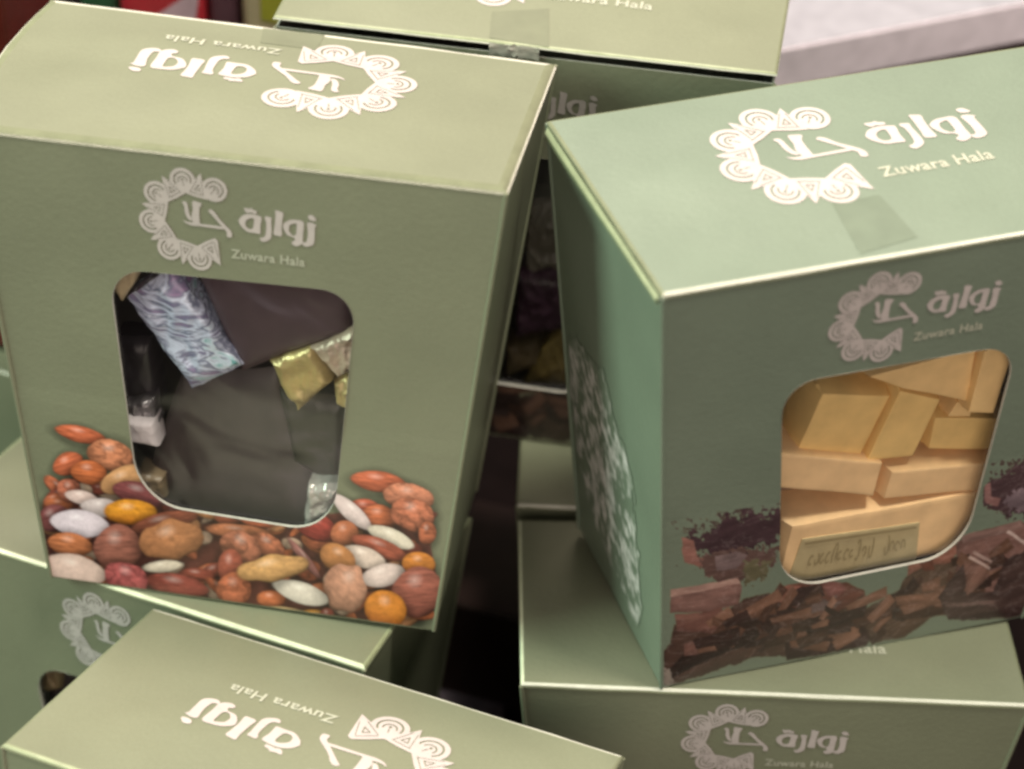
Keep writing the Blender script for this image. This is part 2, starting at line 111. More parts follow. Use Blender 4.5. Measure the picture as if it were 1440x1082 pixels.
# ---------------------------------------------------------------- helpers
def mesh_obj(name, V, F, mats, parent=None, origin=None, idx=None, smooth=True, solid=None):
    org = np.array(origin if origin is not None else (0, 0, 0), float)
    if solid:
        t, nrm = solid; V = np.asarray(V, float); nV = len(V); cnt = {}
        for f in F:
            for a, b in zip(f, list(f[1:])+[f[0]]): cnt[(a, b)] = 1
        rim = [e_ for e_ in cnt if (e_[1], e_[0]) not in cnt]; V2 = V-np.asarray(nrm)*t; VV = [V, V2]; FF = list(F)+[[i+nV for i in f][::-1] for f in F]; ix_ = [0]*len(F)+[1]*len(F)
        st = 2*nV; Rv = []
        for a, b in rim: Rv += [V[a], V2[a], V2[b], V[b]]; FF.append([st, st+1, st+2, st+3]); ix_.append(2); st += 4
        V = np.concatenate([V, V2, np.array(Rv)]); F = FF; idx = ix_
    me = bpy.data.meshes.new(name); me.from_pydata([tuple(v) for v in (np.asarray(V, float)-org)], [], [tuple(int(i) for i in f) for f in F])
    for m in mats: me.materials.append(M[m])
    if idx is not None: me.polygons.foreach_set('material_index', np.asarray(idx, 'i'))
    me.polygons.foreach_set('use_smooth', [smooth]*len(me.polygons)); me.update()
    if smooth: me.set_sharp_from_angle(angle=R(28))
    o = bpy.data.objects.new(name, me); C.collection.objects.link(o)
    if parent is not None: o.parent = parent
    else: o.location = tuple(org)
    return o
def tag(o, label, cat, group=None):
    o['label'] = label; o['category'] = cat
    if group: o['group'] = group
def fractal(p, s, k=3):
    return noise.fractal(Vector(p)*s, .9, 2.0, k)

class Face:
    """A slightly bulged board panel between four corners."""
    def __init__(s, q, centre, bulge=.0006, seed=0., wob=.0003, bow=0):
        s.q = [np.array(p, float) for p in q]; n = np.cross(s.q[1]-s.q[0], s.q[3]-s.q[0]); n /= np.linalg.norm(n)
        if (np.mean(s.q, 0)-centre) @ n < 0: n = -n
        s.n = n; s.bulge = bulge; s.seed = seed; s.wob = wob; s.bow = bow
    def P(s, u, v, off=0., flat=False):
        q = s.q; p = (q[0]*(1-u)+q[1]*u)*(1-v)+(q[3]*(1-u)+q[2]*u)*v
        if s.bow: p = p - (q[1]-q[0])/np.linalg.norm(q[1]-q[0])*s.bow*4*v*(1-v)*max(0, 1-u*2.5)
        if flat: return p + s.n*off
        e = max(0., math.sin(math.pi*min(max(u, 0), 1)))*max(0., math.sin(math.pi*min(max(v, 0), 1)))
        h = s.bulge*e + s.wob*min(1, e*4)*noise.fractal(Vector((u*3.1+s.seed, v*2.7, s.seed)), .8, 2, 2)
        return p + s.n*(h+off)

def clip_in(u, v, W, grow=0):
    """signed distance (uv, approx) to window outline polygon W (N,2): negative inside"""
    x = np.stack([u, v], -1); d = np.full(u.shape, 9.); ins = np.zeros(u.shape, bool); near = np.zeros(u.shape+(2,))
    n = len(W)
    for i in range(n):
        a, b = W[i], W[(i+1) % n]; ab = b-a; t = np.clip(((x-a)@ab)/(ab@ab), 0, 1); c = a+t[..., None]*ab; dd = np.hypot(*(x-c).transpose(2, 0, 1) if x.ndim == 3 else (x-c).T)
        m = dd < d; d = np.where(m, dd, d); near[m] = c[m]
        ins ^= ((a[1] > x[..., 1]) != (b[1] > x[..., 1])) & (x[..., 0] < (b[0]-a[0])*(x[..., 1]-a[1])/(b[1]-a[1]+1e-12)+a[0])
    return np.where(ins, -d, d), near

def window_outline(c4, rt=.075, rb=.105, seg=9):
    c4 = [np.array(p) for p in c4]; out = []
    for i, c in enumerate(c4):
        r = rt if i < 2 else rb
        p0 = c+(c4[i-1]-c)/np.linalg.norm(c4[i-1]-c)*r; p1 = c+(c4[(i+1) % 4]-c)/np.linalg.norm(c4[(i+1) % 4]-c)*r
        k = .56
        a, b_ = p0+(c-p0)*k, p1+(c-p1)*k
        for j in range(seg+1):
            t = j/seg; out.append(p0*(1-t)**3+3*a*t*(1-t)**2+3*b_*t*t*(1-t)+p1*t**3)
    return np.array(out)

# ---------------------------------------------------------------- the shop emblem and lettering as flat ink
def poly_sd(X, Y, P):
    P = np.array(P); d, _ = clip_in(X, Y, P); return d
def catmull(P, k=4):
    P = np.array(P, float); n = len(P); out = []
    for i in range(n):
        p0, p1, p2, p3 = P[i-1], P[i], P[(i+1) % n], P[(i+2) % n]
        for j in range(k):
            t = j/k; out.append(.5*((2*p1)+(-p0+p2)*t+(2*p0-5*p1+4*p2-p3)*t*t+(-p0+3*p1-3*p2+p3)*t**3))
    return np.array(out)
def contour(S, xs, ys):
    """polygons covering S<0, merged along rows"""
    V = []; F = []; idx = {}
    def vid(x, y):
        k = (round(x, 6), round(y, 6))
        if k not in idx: idx[k] = len(V); V.append(k)
        return idx[k]
    ny, nx = S.shape; ins = S < 0
    full = ins[:-1, :-1] & ins[1:, :-1] & ins[:-1, 1:] & ins[1:, 1:]; anyi = ins[:-1, :-1] | ins[1:, :-1] | ins[:-1, 1:] | ins[1:, 1:]
    for j in range(ny-1):
        i = 0
        while i < nx-1:
            if full[j, i]:
                k = i
                while k < nx-1 and full[j, k] and k-i < 6: k += 1
                F.append([vid(xs[i], ys[j]), vid(xs[k], ys[j]), vid(xs[k], ys[j+1]), vid(xs[i], ys[j+1])]); i = k; continue
            if anyi[j, i]:
                cs = [(i, j), (i+1, j), (i+1, j+1), (i, j+1)]; pts = []
                for a in range(4):
                    (i0, j0), (i1, j1) = cs[a], cs[(a+1) % 4]; s0, s1 = S[j0, i0], S[j1, i1]
                    if s0 < 0: pts.append((xs[i0], ys[j0]))
                    if (s0 < 0) != (s1 < 0):
                        t = s0/(s0-s1); pts.append((xs[i0]+(xs[i1]-xs[i0])*t, ys[j0]+(ys[j1]-ys[j0])*t))
                ids = []
                for p in pts:
                    q = vid(*p)
                    if q not in ids: ids.append(q)
                if len(ids) > 2: F.append(ids)
            i += 1
    return np.array(V), F
def emblem():
    xs = np.linspace(.22, .52, 260); ys = np.linspace(.05, .40, 300); X, Y = np.meshgrid(xs, ys); S = np.full(X.shape, 1.)
    ox, oy = .394, .229
    def loc(ang):
        c, s = math.cos(ang), math.sin(ang); dx, dy = X-ox, Y-oy
        return dx*c-dy*s, dx*s+dy*c          # radial, tangential
    holes = np.full(X.shape, 1.)
    for k in range(6):
        a = R(56+44.6*k); r, t = loc(a); rc, rad = .1245, .0375
        d = np.hypot(r-rc, t)
        body = np.maximum(d-rad, -(r-.080)); S = np.minimum(S, body)
        outer = r > rc-.012
        holes = np.minimum(holes, np.where(outer, np.abs(d-.0245)-.0021, 1))
        holes = np.minimum(holes, np.where(r > rc-.006, np.abs(np.hypot(r-rc+.003, t)-.0135)-.0017, 1))
        holes = np.minimum(holes, np.maximum(np.abs(t)-.0012-.10*np.clip(rc-.010-r, 0, 1)*0, np.abs(r-rc+.012)-.007))
        holes = np.minimum(holes, np.hypot(r-rc-.001, t)-.0035)
    for k in range(6):
        a = R(78.5+44.6*k); r, t = loc(a); tip = .153 if k < 5 else .160
        wd = .0345 if k < 5 else .040
        tri = np.maximum(np.abs(t)-(tip-r)/(tip-.078)*wd, -(r-.0755-.28*np.abs(t)**1.0*0.2)); S = np.minimum(S, tri*.8)
        h = np.maximum(np.abs(t)-(.118-r)/.03*.0125, -(r-.096)); holes = np.minimum(holes, np.abs(h+.0012)-.0013)
        holes = np.minimum(holes, np.maximum(np.abs(r-.0865)-.0010, np.abs(t)-.022))
        holes = np.minimum(holes, np.maximum(np.maximum(np.abs(np.abs(t)-(tip-r)/(tip-.078)*wd*.62)-.0009, -(r-.088)), r-.135))
    gap = np.maximum(-(X-ox-.01), np.abs(np.arctan2(Y-oy, X-ox)-R(-.5))-R(37))
    S = np.maximum(S, -holes); S = np.maximum(S, -(gap)); S = np.maximum(S, (.0745-np.hypot(X-ox, Y-oy)))
    return contour(S, xs, ys)
def lettering():
    xs = np.linspace(.36, .79, 380); ys = np.linspace(.155, .29, 150); X, Y = np.meshgrid(xs, ys); S = np.full(X.shape, 1.)
    for g in D['glyph']: S = np.minimum(S, poly_sd(X, Y, catmull(g)))
    for g in D['hole']: S = np.maximum(S, -poly_sd(X, Y, catmull(g)))
    return contour(S, xs, ys)
def latin():
    cu = bpy.data.curves.new('t', 'FONT'); cu.body = 'Zuwara Hala'; cu.size = 1; cu.offset = .022; cu.resolution_u = 3; cu.space_character = 1.05
    o = bpy.data.objects.new('t', cu); C.collection.objects.link(o); dg = bpy.context.evaluated_depsgraph_get()
    me = bpy.data.meshes.new_from_object(o.evaluated_get(dg)); V = np.array([v.co[:] for v in me.vertices]); F = [list(p.vertices) for p in me.polygons]
    bpy.data.objects.remove(o); x0, x1 = V[:, 0].min(), V[:, 0].max(); h = V[:, 1].max()
    return np.stack([.510+(V[:, 0]-x0)/(x1-x0)*.224, .3345-V[:, 1]/h*.028], 1), F
EMB, LET, LAT = emblem(), lettering(), latin()
DP = .5456; HH = 1.0222
def ink(face, uvf, parent, org):
    for nm, (V, F), m in (('emblem', EMB, 'ink'), ('lettering', LET, 'ink'), ('small_lettering', LAT, 'ink2')):
        P = [face.P(*uvf(x, y), .00016) for x, y in V]
        mesh_obj(nm, P, F, [m], parent, org, smooth=False)

# ---------------------------------------------------------------- printed pictures (flat artwork, painted per grid point)
rng = np.random.default_rng(7)
def vnoise(X, Y, seed):
    r = np.random.default_rng(seed); G = r.random((64, 64)); xi = np.floor(X).astype(int); yi = np.floor(Y).astype(int); fx = X-xi; fy = Y-yi
    fx = fx*fx*(3-2*fx); fy = fy*fy*(3-2*fy); g = lambda a, b: G[a % 64, b % 64]
    return (g(xi, yi)*(1-fx)+g(xi+1, yi)*fx)*(1-fy)+(g(xi, yi+1)*(1-fx)+g(xi+1, yi+1)*fx)*fy
def fbm(X, Y, seed): return sum(vnoise(X*2**k, Y*2**k, seed+k)/2**(k+1) for k in range(4))
def blend(I, c, a): return I*(1-a[..., None])+np.asarray(c)*a[..., None]
NUTS = [  # cx cy rx ry angle colour kind
 (119,638,34,11,12,(206,110,76),'al'),(161,665,31,20,10,(204,132,98),'wa'),(101,676,21,15,-20,(205,110,76),'al'),(102,709,16,14,0,(190,112,88),'wa'),(130,687,24,16,5,(206,114,70),'al'),
 (119,718,22,9,10,(222,196,192),'wh'),(180,696,33,16,-18,(216,162,114),'ca'),(199,715,36,16,14,(132,72,74),'al'),(147,731,28,12,5,(220,204,206),'wh'),
 (254,727,18,10,8,(124,54,52),'al'),(296,735,25,11,10,(222,154,104),'ca'),(325,743,21,12,0,(150,84,62),'ha'),(364,748,27,11,8,(202,112,78),'al'),
 (78,743,22,17,-15,(134,78,78),'al'),(187,737,35,15,2,(232,156,50),'ye'),(116,750,39,17,6,(226,212,224),'wh'),(101,775,30,15,8,(205,126,84),'al'),
 (235,750,45,13,-10,(150,86,66),'al'),(337,763,43,9,6,(192,122,88),'sh'),(168,781,32,31,0,(158,100,86),'al'),(243,772,43,24,-4,(188,128,88),'pe'),
 (376,781,25,14,20,(170,104,78),'wa'),(340,783,28,20,20,(176,112,88),'wa'),(230,803,26,7,-3,(218,204,188),'wh'),(325,806,17,21,0,(170,92,74),'ha'),(250,826,43,14,10,(150,76,66),'al'),
 (105,804,43,18,11,(228,198,188),'wh'),(179,816,29,18,14,(178,92,92),'wa'),(330,832,24,18,8,(190,110,80),'wa'),(428,797,32,6,48,(152,102,98),'al'),
 (444,758,31,18,22,(164,68,60),'al'),(396,861,44,7,6,(224,190,142),'wh'),(450,868,26,8,10,(228,160,72),'ye'),(300,852,20,4,8,(214,180,120),'wh'),
 (531,703,36,14,9,(206,110,78),'al'),(511,736,21,12,5,(205,106,80),'al'),(531,748,24,16,8,(206,116,78),'al'),(572,724,32,17,12,(204,132,104),'wa'),(577,747,30,20,15,(192,116,88),'wa'),
 (494,741,33,11,40,(226,208,208),'wh'),(484,768,18,16,0,(194,118,84),'ca'),(548,774,32,11,22,(226,216,200),'wh'),(533,787,40,12,20,(172,92,72),'al'),(598,770,12,14,0,(170,98,70),'wa'),
 (509,797,31,13,16,(222,202,192),'wh'),(475,798,25,16,25,(198,136,86),'ca'),(424,838,38,13,16,(226,216,206),'wh'),(384,808,48,15,-6,(218,168,112),'pe'),(538,820,29,14,-9,(226,206,202),'wh'),
 (587,808,22,14,8,(218,138,62),'ye'),(485,834,29,28,38,(206,152,128),'pe'),(587,841,34,31,0,(164,98,84),'al'),(542,861,28,21,14,(222,140,58),'ye'),(460,865,10,8,0,(120,60,50),'ha'),(500,877,24,6,8,(210,120,70),'al')]
NB = [(80,700),(120,690),(205,690),(222,712),(300,730),(420,744),(468,742),(500,738),(560,750),(600,740),(604,790),(616,840),(596,874),(545,884),(72,813),(58,745)]
def nuts(X, Y):
    card = np.array(CARD); I = np.ones(X.shape+(3,))*card; base = poly_sd(X, Y, NB)
    n = fbm(X/16, Y/16, 3); a = np.clip(-(base)/3+.5, 0, 1)
    I = blend(I, lin((104, 58, 50)), a); I *= (.5+.9*n)[..., None]*a[..., None]+(1-a[..., None])
    rr = random.Random(4); fill = []
    for _ in range(170):
        x, y = rr.uniform(70, 608), rr.uniform(700, 880)
        if poly_sd(np.array([[x]]), np.array([[y]]), NB)[0, 0] < -4: fill.append((x, y, rr.uniform(12, 25), rr.uniform(5.5, 10.5), rr.uniform(-40, 50), rr.choice([(176, 98, 70), (212, 128, 86), (150, 76, 62), (226, 160, 114), (196, 112, 80), (214, 182, 160), (206, 118, 78)]), rr.choice(['al', 'wa', 'ca', 'al'])))
    for i, (x, y, rx, ry, an, c, kind) in enumerate(fill+NUTS):
        t = R(an); rx, ry = rx*1.06, ry*(.98 if kind in ('al', 'wh', 'sh') else 1.06); dx, dy = X-x, Y-y; p = dx*math.cos(t)+dy*math.sin(t); q = -dx*math.sin(t)+dy*math.cos(t)
        wob = 1+.10*(fbm(X/22+i, Y/22, 11+i)-.5)*(3 if kind == 'wa' else 1)
        if kind in ('al', 'wh'): q = q*(1+.20*np.abs(p/rx)**2*(1 if p is not None else 0)); p = np.where(p < 0, p*.98, p)
        if kind == 'pe': q = q/(.86+.20*np.cos(p/rx*3.2)**2)
        r = np.sqrt((p/rx)**2+(q/ry)**2)/wob
        sh = np.clip(1.35-np.sqrt(((dx-2.5)/(rx+5))**2*0+(p/(rx+4))**2+((q-3)/(ry+5))**2)*1.0-.05, 0, .55); I *= (1-sh)[..., None]*1.0 if False else (1-np.clip(sh*(.5 if i < len(fill) else 1.1), 0, .28 if i < len(fill) else .5))[..., None]**np.where(r > .9, 1, 0)[..., None]
        z = np.sqrt(np.clip(1-r*r, 0, 1)); lightv = .34+.52*z+.44*np.clip(-(q/ry)*.8-(p/rx)*.25, -1, 1)*(1-.3*z)
        st = fbm(p/ (15 if kind == 'al' else 8)+i*3, q/(2.2 if kind in ('al',) else 4), 40+i)-.5
        lc = np.array(lin(c)); lc = lc*1.02; col = np.ones(X.shape+(3,))*lc; amp = dict(al=1.15, wh=.20, wa=.7, ca=.6, ye=.8, ha=.8, pe=.8, sh=.9)[kind]
        tex = 1+amp*st
        if kind == 'wa': tex *= .60+.7*np.abs(np.sin(3.2*fbm(p/26+i, q/15, 70+i)*math.pi))
        if kind == 'ye': col = col*(1-.45*np.clip(q/ry, 0, 1)[..., None]*np.array([.4, .9, 1]))
        if kind == 'wh': lightv = .72+.25*z-.15*np.clip(q/ry, 0, 1)
        spec = np.clip(1-np.hypot(p/rx+.15, q/ry+.45)*2.6, 0, 1)**1.3*.22
        col = col*(np.clip(lightv, .12, 1.3)*np.clip(tex, .3, 1.8))[..., None]+spec[..., None]
        a = np.clip((1-r)*min(rx, ry)/1.6+.5, 0, 1); I = I*(1-a[..., None])+col*a[..., None]
    g_ = 1+.30*(fbm(X/2.3, Y/2.3, 55)-.5); I = np.where((base < 2)[..., None], I*g_[..., None], I)
    return I, np.clip(np.maximum(-(base)/3+.5, (np.abs(I-card).sum(-1) > .0015)*1.), 0, 1)
CHOC = [  # polygon colour streak-angle
 ([(958,777),(985,772),(1000,768),(1012,744),(1030,752),(1048,741),(1070,748),(1090,740),(1096,770),(1072,786),(1040,800),(1000,800),(972,797)],(70,50,56),-20,3.4),
 ([(956,782),(972,784),(978,806),(1000,808),(996,822),(962,814)],(146,102,94),-10,1.5),
 ([(980,806),(1010,796),(1050,797),(1086,792),(1080,812),(1048,828),(1010,838),(984,826)],(98,74,70),-12,2.6),
 ([(1002,806),(1030,798),(1046,804),(1030,820),(1004,824)],(124,104,106),-15,1.5),
 ([(1040,812),(1076,806),(1070,832),(1040,838)],(100,94,72),-15,2.5),
 ([(930,925),(942,915),(946,892),(1004,884),(1024,868),(1042,858),(1075,850),(1098,868),(1114,880),(1108,925),(1060,926),(1026,938),(985,952),(935,967)],(82,60,52),-14,1.6),
 ([(942,850),(1032,833),(1038,842),(1034,864),(1000,874),(942,878)],(132,98,92),-10,.8),
 ([(942,849),(1032,832),(1036,838),(942,858)],(166,132,124),-10,.5),
 ([(948,880),(980,876),(1010,868),(1016,888),(1004,900),(950,900)],(124,86,78),-14,1),
 ([(948,880),(980,876),(982,884),(950,890)],(150,108,98),-14,.5),
 ([(975,915),(1000,905),(1044,880),(1066,868),(1080,880),(1052,912),(1010,926),(940,958),(932,950)],(52,38,33),-22,1.6),
 ([(960,915),(984,908),(980,926),(960,930)],(128,92,84),-20,1),
 ([(930,940),(944,944),(946,958),(934,968)],(150,138,130),30,2),
 ([(1066,872),(1080,852),(1100,838),(1130,834),(1180,832),(1206,842),(1210,858),(1196,876),(1160,892),(1110,900),(1080,905)],(104,66,56),-16,1.2),
 ([(1070,872),(1084,848),(1102,838),(1118,840),(1098,852),(1086,874)],(146,96,84),-50,1),
 ([(1098,858),(1112,842),(1146,836),(1152,850),(1134,858),(1106,866)],(64,44,42),-10,1),
 ([(1144,832),(1172,832),(1182,840),(1170,852),(1156,850)],(140,92,88),-10,1),
 ([(1090,876),(1110,866),(1146,856),(1176,852),(1150,872),(1110,880)],(116,98,96),-18,2.5),
 ([(1088,884),(1120,880),(1158,878),(1150,894),(1104,904),(1090,908)],(50,40,34),-18,1.2),
 ([(1150,878),(1190,860),(1204,848),(1206,858),(1176,882)],(78,60,48),-30,1),
 ([(1098,906),(1116,900),(1205,870),(1212,880),(1222,894),(1216,908),(1160,920),(1104,930)],(58,38,36),-16,1),
 ([(1110,903),(1206,874),(1210,882),(1150,902),(1118,914)],(156,102,82),-16,.6),
 ([(1086,880),(1100,872),(1104,876),(1092,888)],(150,130,120),-30,2),
 ([(1208,866),(1226,856),(1256,842),(1262,826),(1300,806),(1338,800),(1348,830),(1300,876),(1270,896),(1224,906),(1212,888)],(88,68,57),-28,1.3),
 ([(1250,858),(1276,850),(1282,868),(1262,880),(1248,874)],(58,47,43),-28,1),
 ([(1268,800),(1290,794),(1330,782),(1340,790),(1326,806),(1290,812),(1266,824)],(150,100,86),-18,.8),
 ([(1280,806),(1300,800),(1306,816),(1290,818)],(112,66,54),-18,.8),
 ([(1334,780),(1376,764),(1420,755),(1437,758),(1470,760),(1470,850),(1437,862),(1330,872),(1336,820)],(122,90,84),-16,.7),
 ([(1340,773),(1425,754),(1432,762),(1344,782)],(150,118,112),-16,.5),
 ([(1312,850),(1346,806),(1360,820),(1350,842),(1392,840),(1402,806),(1440,786),(1470,780),(1470,866),(1437,870),(1330,874)],(74,56,53),-20,1.4),
 ([(1346,806),(1384,806),(1376,830),(1354,846)],(132,98,88),-50,1),
 ([(1362,868),(1437,852),(1470,846),(1470,862),(1362,874)],(62,44,42),-8,.8),
 ([(1322,856),(1396,850),(1394,855),(1324,860)],(120,96,92),-6,.5),
 ([(1354,798),(1386,812),(1384,815),(1352,801)],(196,170,164),0,.4),([(1360,792),(1388,804),(1386,807),(1358,795)],(176,148,142),0,.4),([(1408,766),(1438,782),(1435,785),(1405,769)],(200,176,172),0,.4),
 ([(1376,700),(1392,694),(1410,690),(1420,676),(1444,660),(1470,655),(1470,745),(1420,748),(1385,744),(1372,730),(1368,712)],(78,58,62),-20,3),
 ([(1372,706),(1380,704),(1382,722),(1396,726),(1390,736),(1372,730)],(146,106,104),-10,1.5),
 ([(1398,730),(1416,714),(1442,710),(1466,712),(1460,740),(1410,742)],(122,104,112),-15,2.5)]
BANDP = [(932, 925), (950, 895), (1010, 872), (1042, 856), (1080, 846), (1130, 834), (1205, 846), (1250, 842), (1300, 802), (1345, 782), (1430, 762), (1470, 765), (1470, 862), (1400, 866), (1300, 876), (1225, 905), (1120, 926), (1030, 936), (935, 962)]
def choc(X, Y):
    card = np.array(CARD); I = np.ones(X.shape+(3,))*card; A = np.zeros(X.shape)
    wx = (fbm(X/14, Y/14, 5)-.5); wy = (fbm(X/14+9, Y/14+4, 6)-.5)
    # splashed droplets round the two splashes
    for ox, oy, k in ((1020, 770, 0), (1420, 690, 1)):
        d = np.hypot((X-ox)/95, (Y-oy+10)/55); m = fbm(X/5+k*5, Y/5, 21); a = np.clip((m-.47-.20*d)*22, 0, 1)*(d < 1.3); I = blend(I, lin((70, 54, 54)), a*.85); A = np.maximum(A, a)
    rr = random.Random(12); sh = []
    band = [(932, 905), (1010, 885), (1090, 872), (1150, 880), (1210, 880), (1260, 860), (1320, 830), (1380, 815), (1440, 805)]
    for _ in range(95):
        k_ = rr.randrange(len(band)-1); t_ = rr.random(); x = band[k_][0]*(1-t_)+band[k_+1][0]*t_; y = band[k_][1]*(1-t_)+band[k_+1][1]*t_+rr.uniform(-26, 34)
        an = rr.choice([-16, -30, -8, 25, -50])+rr.uniform(-8, 8); L_, w_ = rr.uniform(12, 34), rr.uniform(4, 9); ca, sa = math.cos(R(an)), math.sin(R(an))
        sh.append(([(x+ca*a-sa*b, y+sa*a+ca*b) for a, b in ((-L_, -w_*rr.uniform(.4, 1)), (L_, -w_), (L_*rr.uniform(.7, 1.1), w_), (-L_*.9, w_*rr.uniform(.5, 1)))], rr.choice([(84, 58, 48), (60, 42, 38), (112, 80, 66), (70, 50, 42), (134, 98, 82)]), an, .5))
    shards = [q_ for q_ in sh if poly_sd(np.array([[q_[0][0][0]]]), np.array([[q_[0][0][1]]]), BANDP)[0, 0] < 0 and poly_sd(np.array([[q_[0][2][0]]]), np.array([[q_[0][2][1]]]), BANDP)[0, 0] < 0]
    for i, (P, c, an, rag) in enumerate(CHOC[:-4]+shards+CHOC[-11:]):
        c = (c[0]*.86, c[1]*.87, c[2]*.85)
        s = poly_sd(X+wx*rag*4.5, Y+wy*rag*4.5, P) if rag < 2 else poly_sd(X+wx*rag*4+(fbm(X/4.5, Y/4.5, 15)-.5)*rag*7, Y+wy*rag*4+(fbm(X/4.5, Y/4.5, 16)-.5)*rag*9, P); t = R(an); p = X*math.cos(t)+Y*math.sin(t); q = -X*math.sin(t)+Y*math.cos(t)
        st = fbm(p/34+i, q/6.5, 90+i); tex = .66+.72*st+.25*(fbm(X/7, Y/7, 60+i)-.5)
        y0, y1 = min(v[1] for v in P), max(v[1] for v in P)
        a = np.clip(-s/1.6+.5, 0, 1); edge = np.clip(1+s/7, 0, 1)
        col = np.array(lin(c))*(tex*(1.25-.25*(Y-y0)/(y1-y0+1))*(1-.28*edge*(q > q.mean())))[..., None]
        rd = 1-np.abs(fbm(p/26+i*2, q/7, 130+i)*2-1); col = col*(.80+.28*rd)[..., None]+(np.clip(rd-.93, 0, 1)*.8)[..., None]*np.array([.9, .78, .76])
        I = I*(1-a[..., None])+col*a[..., None]; A = np.maximum(A, a)
    return I, A
_art = {}
def picture(face, fn, Hm, W, parent, org, name, u0, u1, v0, v1, nu, nv, base, dim):
    U, V = np.meshgrid(np.linspace(u0, u1, nu), np.linspace(v0, v1, nv)); Hm = np.array(Hm)
    w_ = Hm[2, 0]*U+Hm[2, 1]*V+Hm[2, 2]; X = (Hm[0, 0]*U+Hm[0, 1]*V+Hm[0, 2])/w_; Y = (Hm[1, 0]*U+Hm[1, 1]*V+Hm[1, 2])/w_
    if fn not in _art: _art[fn] = fn(X, Y)
    I, A = _art[fn]; cd = np.array(CARD); pure = np.abs(I/cd-1).max(-1) < 1e-6
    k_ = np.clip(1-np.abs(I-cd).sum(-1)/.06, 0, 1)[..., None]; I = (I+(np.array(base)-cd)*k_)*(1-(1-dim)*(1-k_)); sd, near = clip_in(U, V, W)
    out = sd > .002; edge = (~out) & (sd > -.006)
    U = np.where(edge, near[..., 0], U); V = np.where(edge, near[..., 1], V)
    keepv = out | edge; Af = A > .02; g = Af.copy()
    g[:] = True
    ok = keepv & g; cell = ok[:-1, :-1] & ok[1:, :-1] & ok[:-1, 1:] & ok[1:, 1:] & (out[:-1, :-1] | out[1:, 1:] | out[1:, :-1] | out[:-1, 1:])
    used = np.zeros(U.shape, bool); used[:-1, :-1] |= cell; used[1:, :-1] |= cell; used[:-1, 1:] |= cell; used[1:, 1:] |= cell
    ids = -np.ones(U.shape, int); ids[used] = np.arange(used.sum())
    P = [face.P(u, v, -.00006+.00018*min(1, (v-v0)/.05)) for u, v in zip(U[used], V[used])]
    jj, ii = np.nonzero(cell); F = np.stack([ids[jj, ii], ids[jj, ii+1], ids[jj+1, ii+1], ids[jj+1, ii]], 1)
    o = mesh_obj(name, P, F, ['art'], parent, org); at = o.data.color_attributes.new('art', 'FLOAT_COLOR', 'POINT')
    col = np.concatenate([np.clip(I[used], 0, .9), np.ones((used.sum(), 1))], 1).astype('f'); at.data.foreach_set('color', col.ravel())
    return o
LUMP = np.array(D['lump'])
def side_print(U, V, base):
    card = np.array(base); I = np.ones(U.shape+(3,))*card; s = poly_sd(U+(fbm(U*22, V*22, 3)-.5)*.10, V+(fbm(U*20, V*20, 8)-.5)*.06, LUMP)
    a = np.clip(-s/.02+.5, 0, 1); m = fbm(U*26, V*40, 31); m2 = fbm(U*60, V*75, 36)
    c = np.clip((m-.36)*3.4, 0, 1)*(.5+.75*m2)
    col = card*.95*(1-c[..., None])+np.array([.56, .54, .52])*c[..., None]
    return I*(1-a[..., None])+col*a[..., None], a

# ---------------------------------------------------------------- the cartons
FACES = dict(front=(0, 1, 5, 4), left=(3, 0, 4, 7), right=(1, 2, 6, 5), back=(2, 3, 7, 6), bottom=(4, 5, 6, 7))
def patch(face, u0, u1, v0, v1, nu, nv):
    us, vs = np.linspace(u0, u1, nu+1), np.linspace(v0, v1, nv+1); V = [face.P(u, v) for v in vs for u in us]
    F = [(j*(nu+1)+i, j*(nu+1)+i+1, (j+1)*(nu+1)+i+1, (j+1)*(nu+1)+i) for j in range(nv) for i in range(nu)]
    q = np.cross(V[1]-V[0], V[nu+1]-V[0])
    if q @ face.n < 0: F = [f[::-1] for f in F]
    return V, F
def tube(a, b, r, n=8):
    a, b = np.array(a), np.array(b); d = (b-a)/np.linalg.norm(b-a); x = np.cross(d, (1, 0, 0.2)); x /= np.linalg.norm(x); y = np.cross(d, x)
    V = [p+r*(x*math.cos(t)+y*math.sin(t)) for p in (a, b) for t in np.linspace(0, 2*math.pi, n, endpoint=False)]
    F = [(i, (i+1) % n, n+(i+1) % n, n+i) for i in range(n)]+[tuple(range(n))[::-1], tuple(range(n, 2*n))]
    return V, F
CARDS = dict(card=CARD, card_cool=(.148, .186, .137))
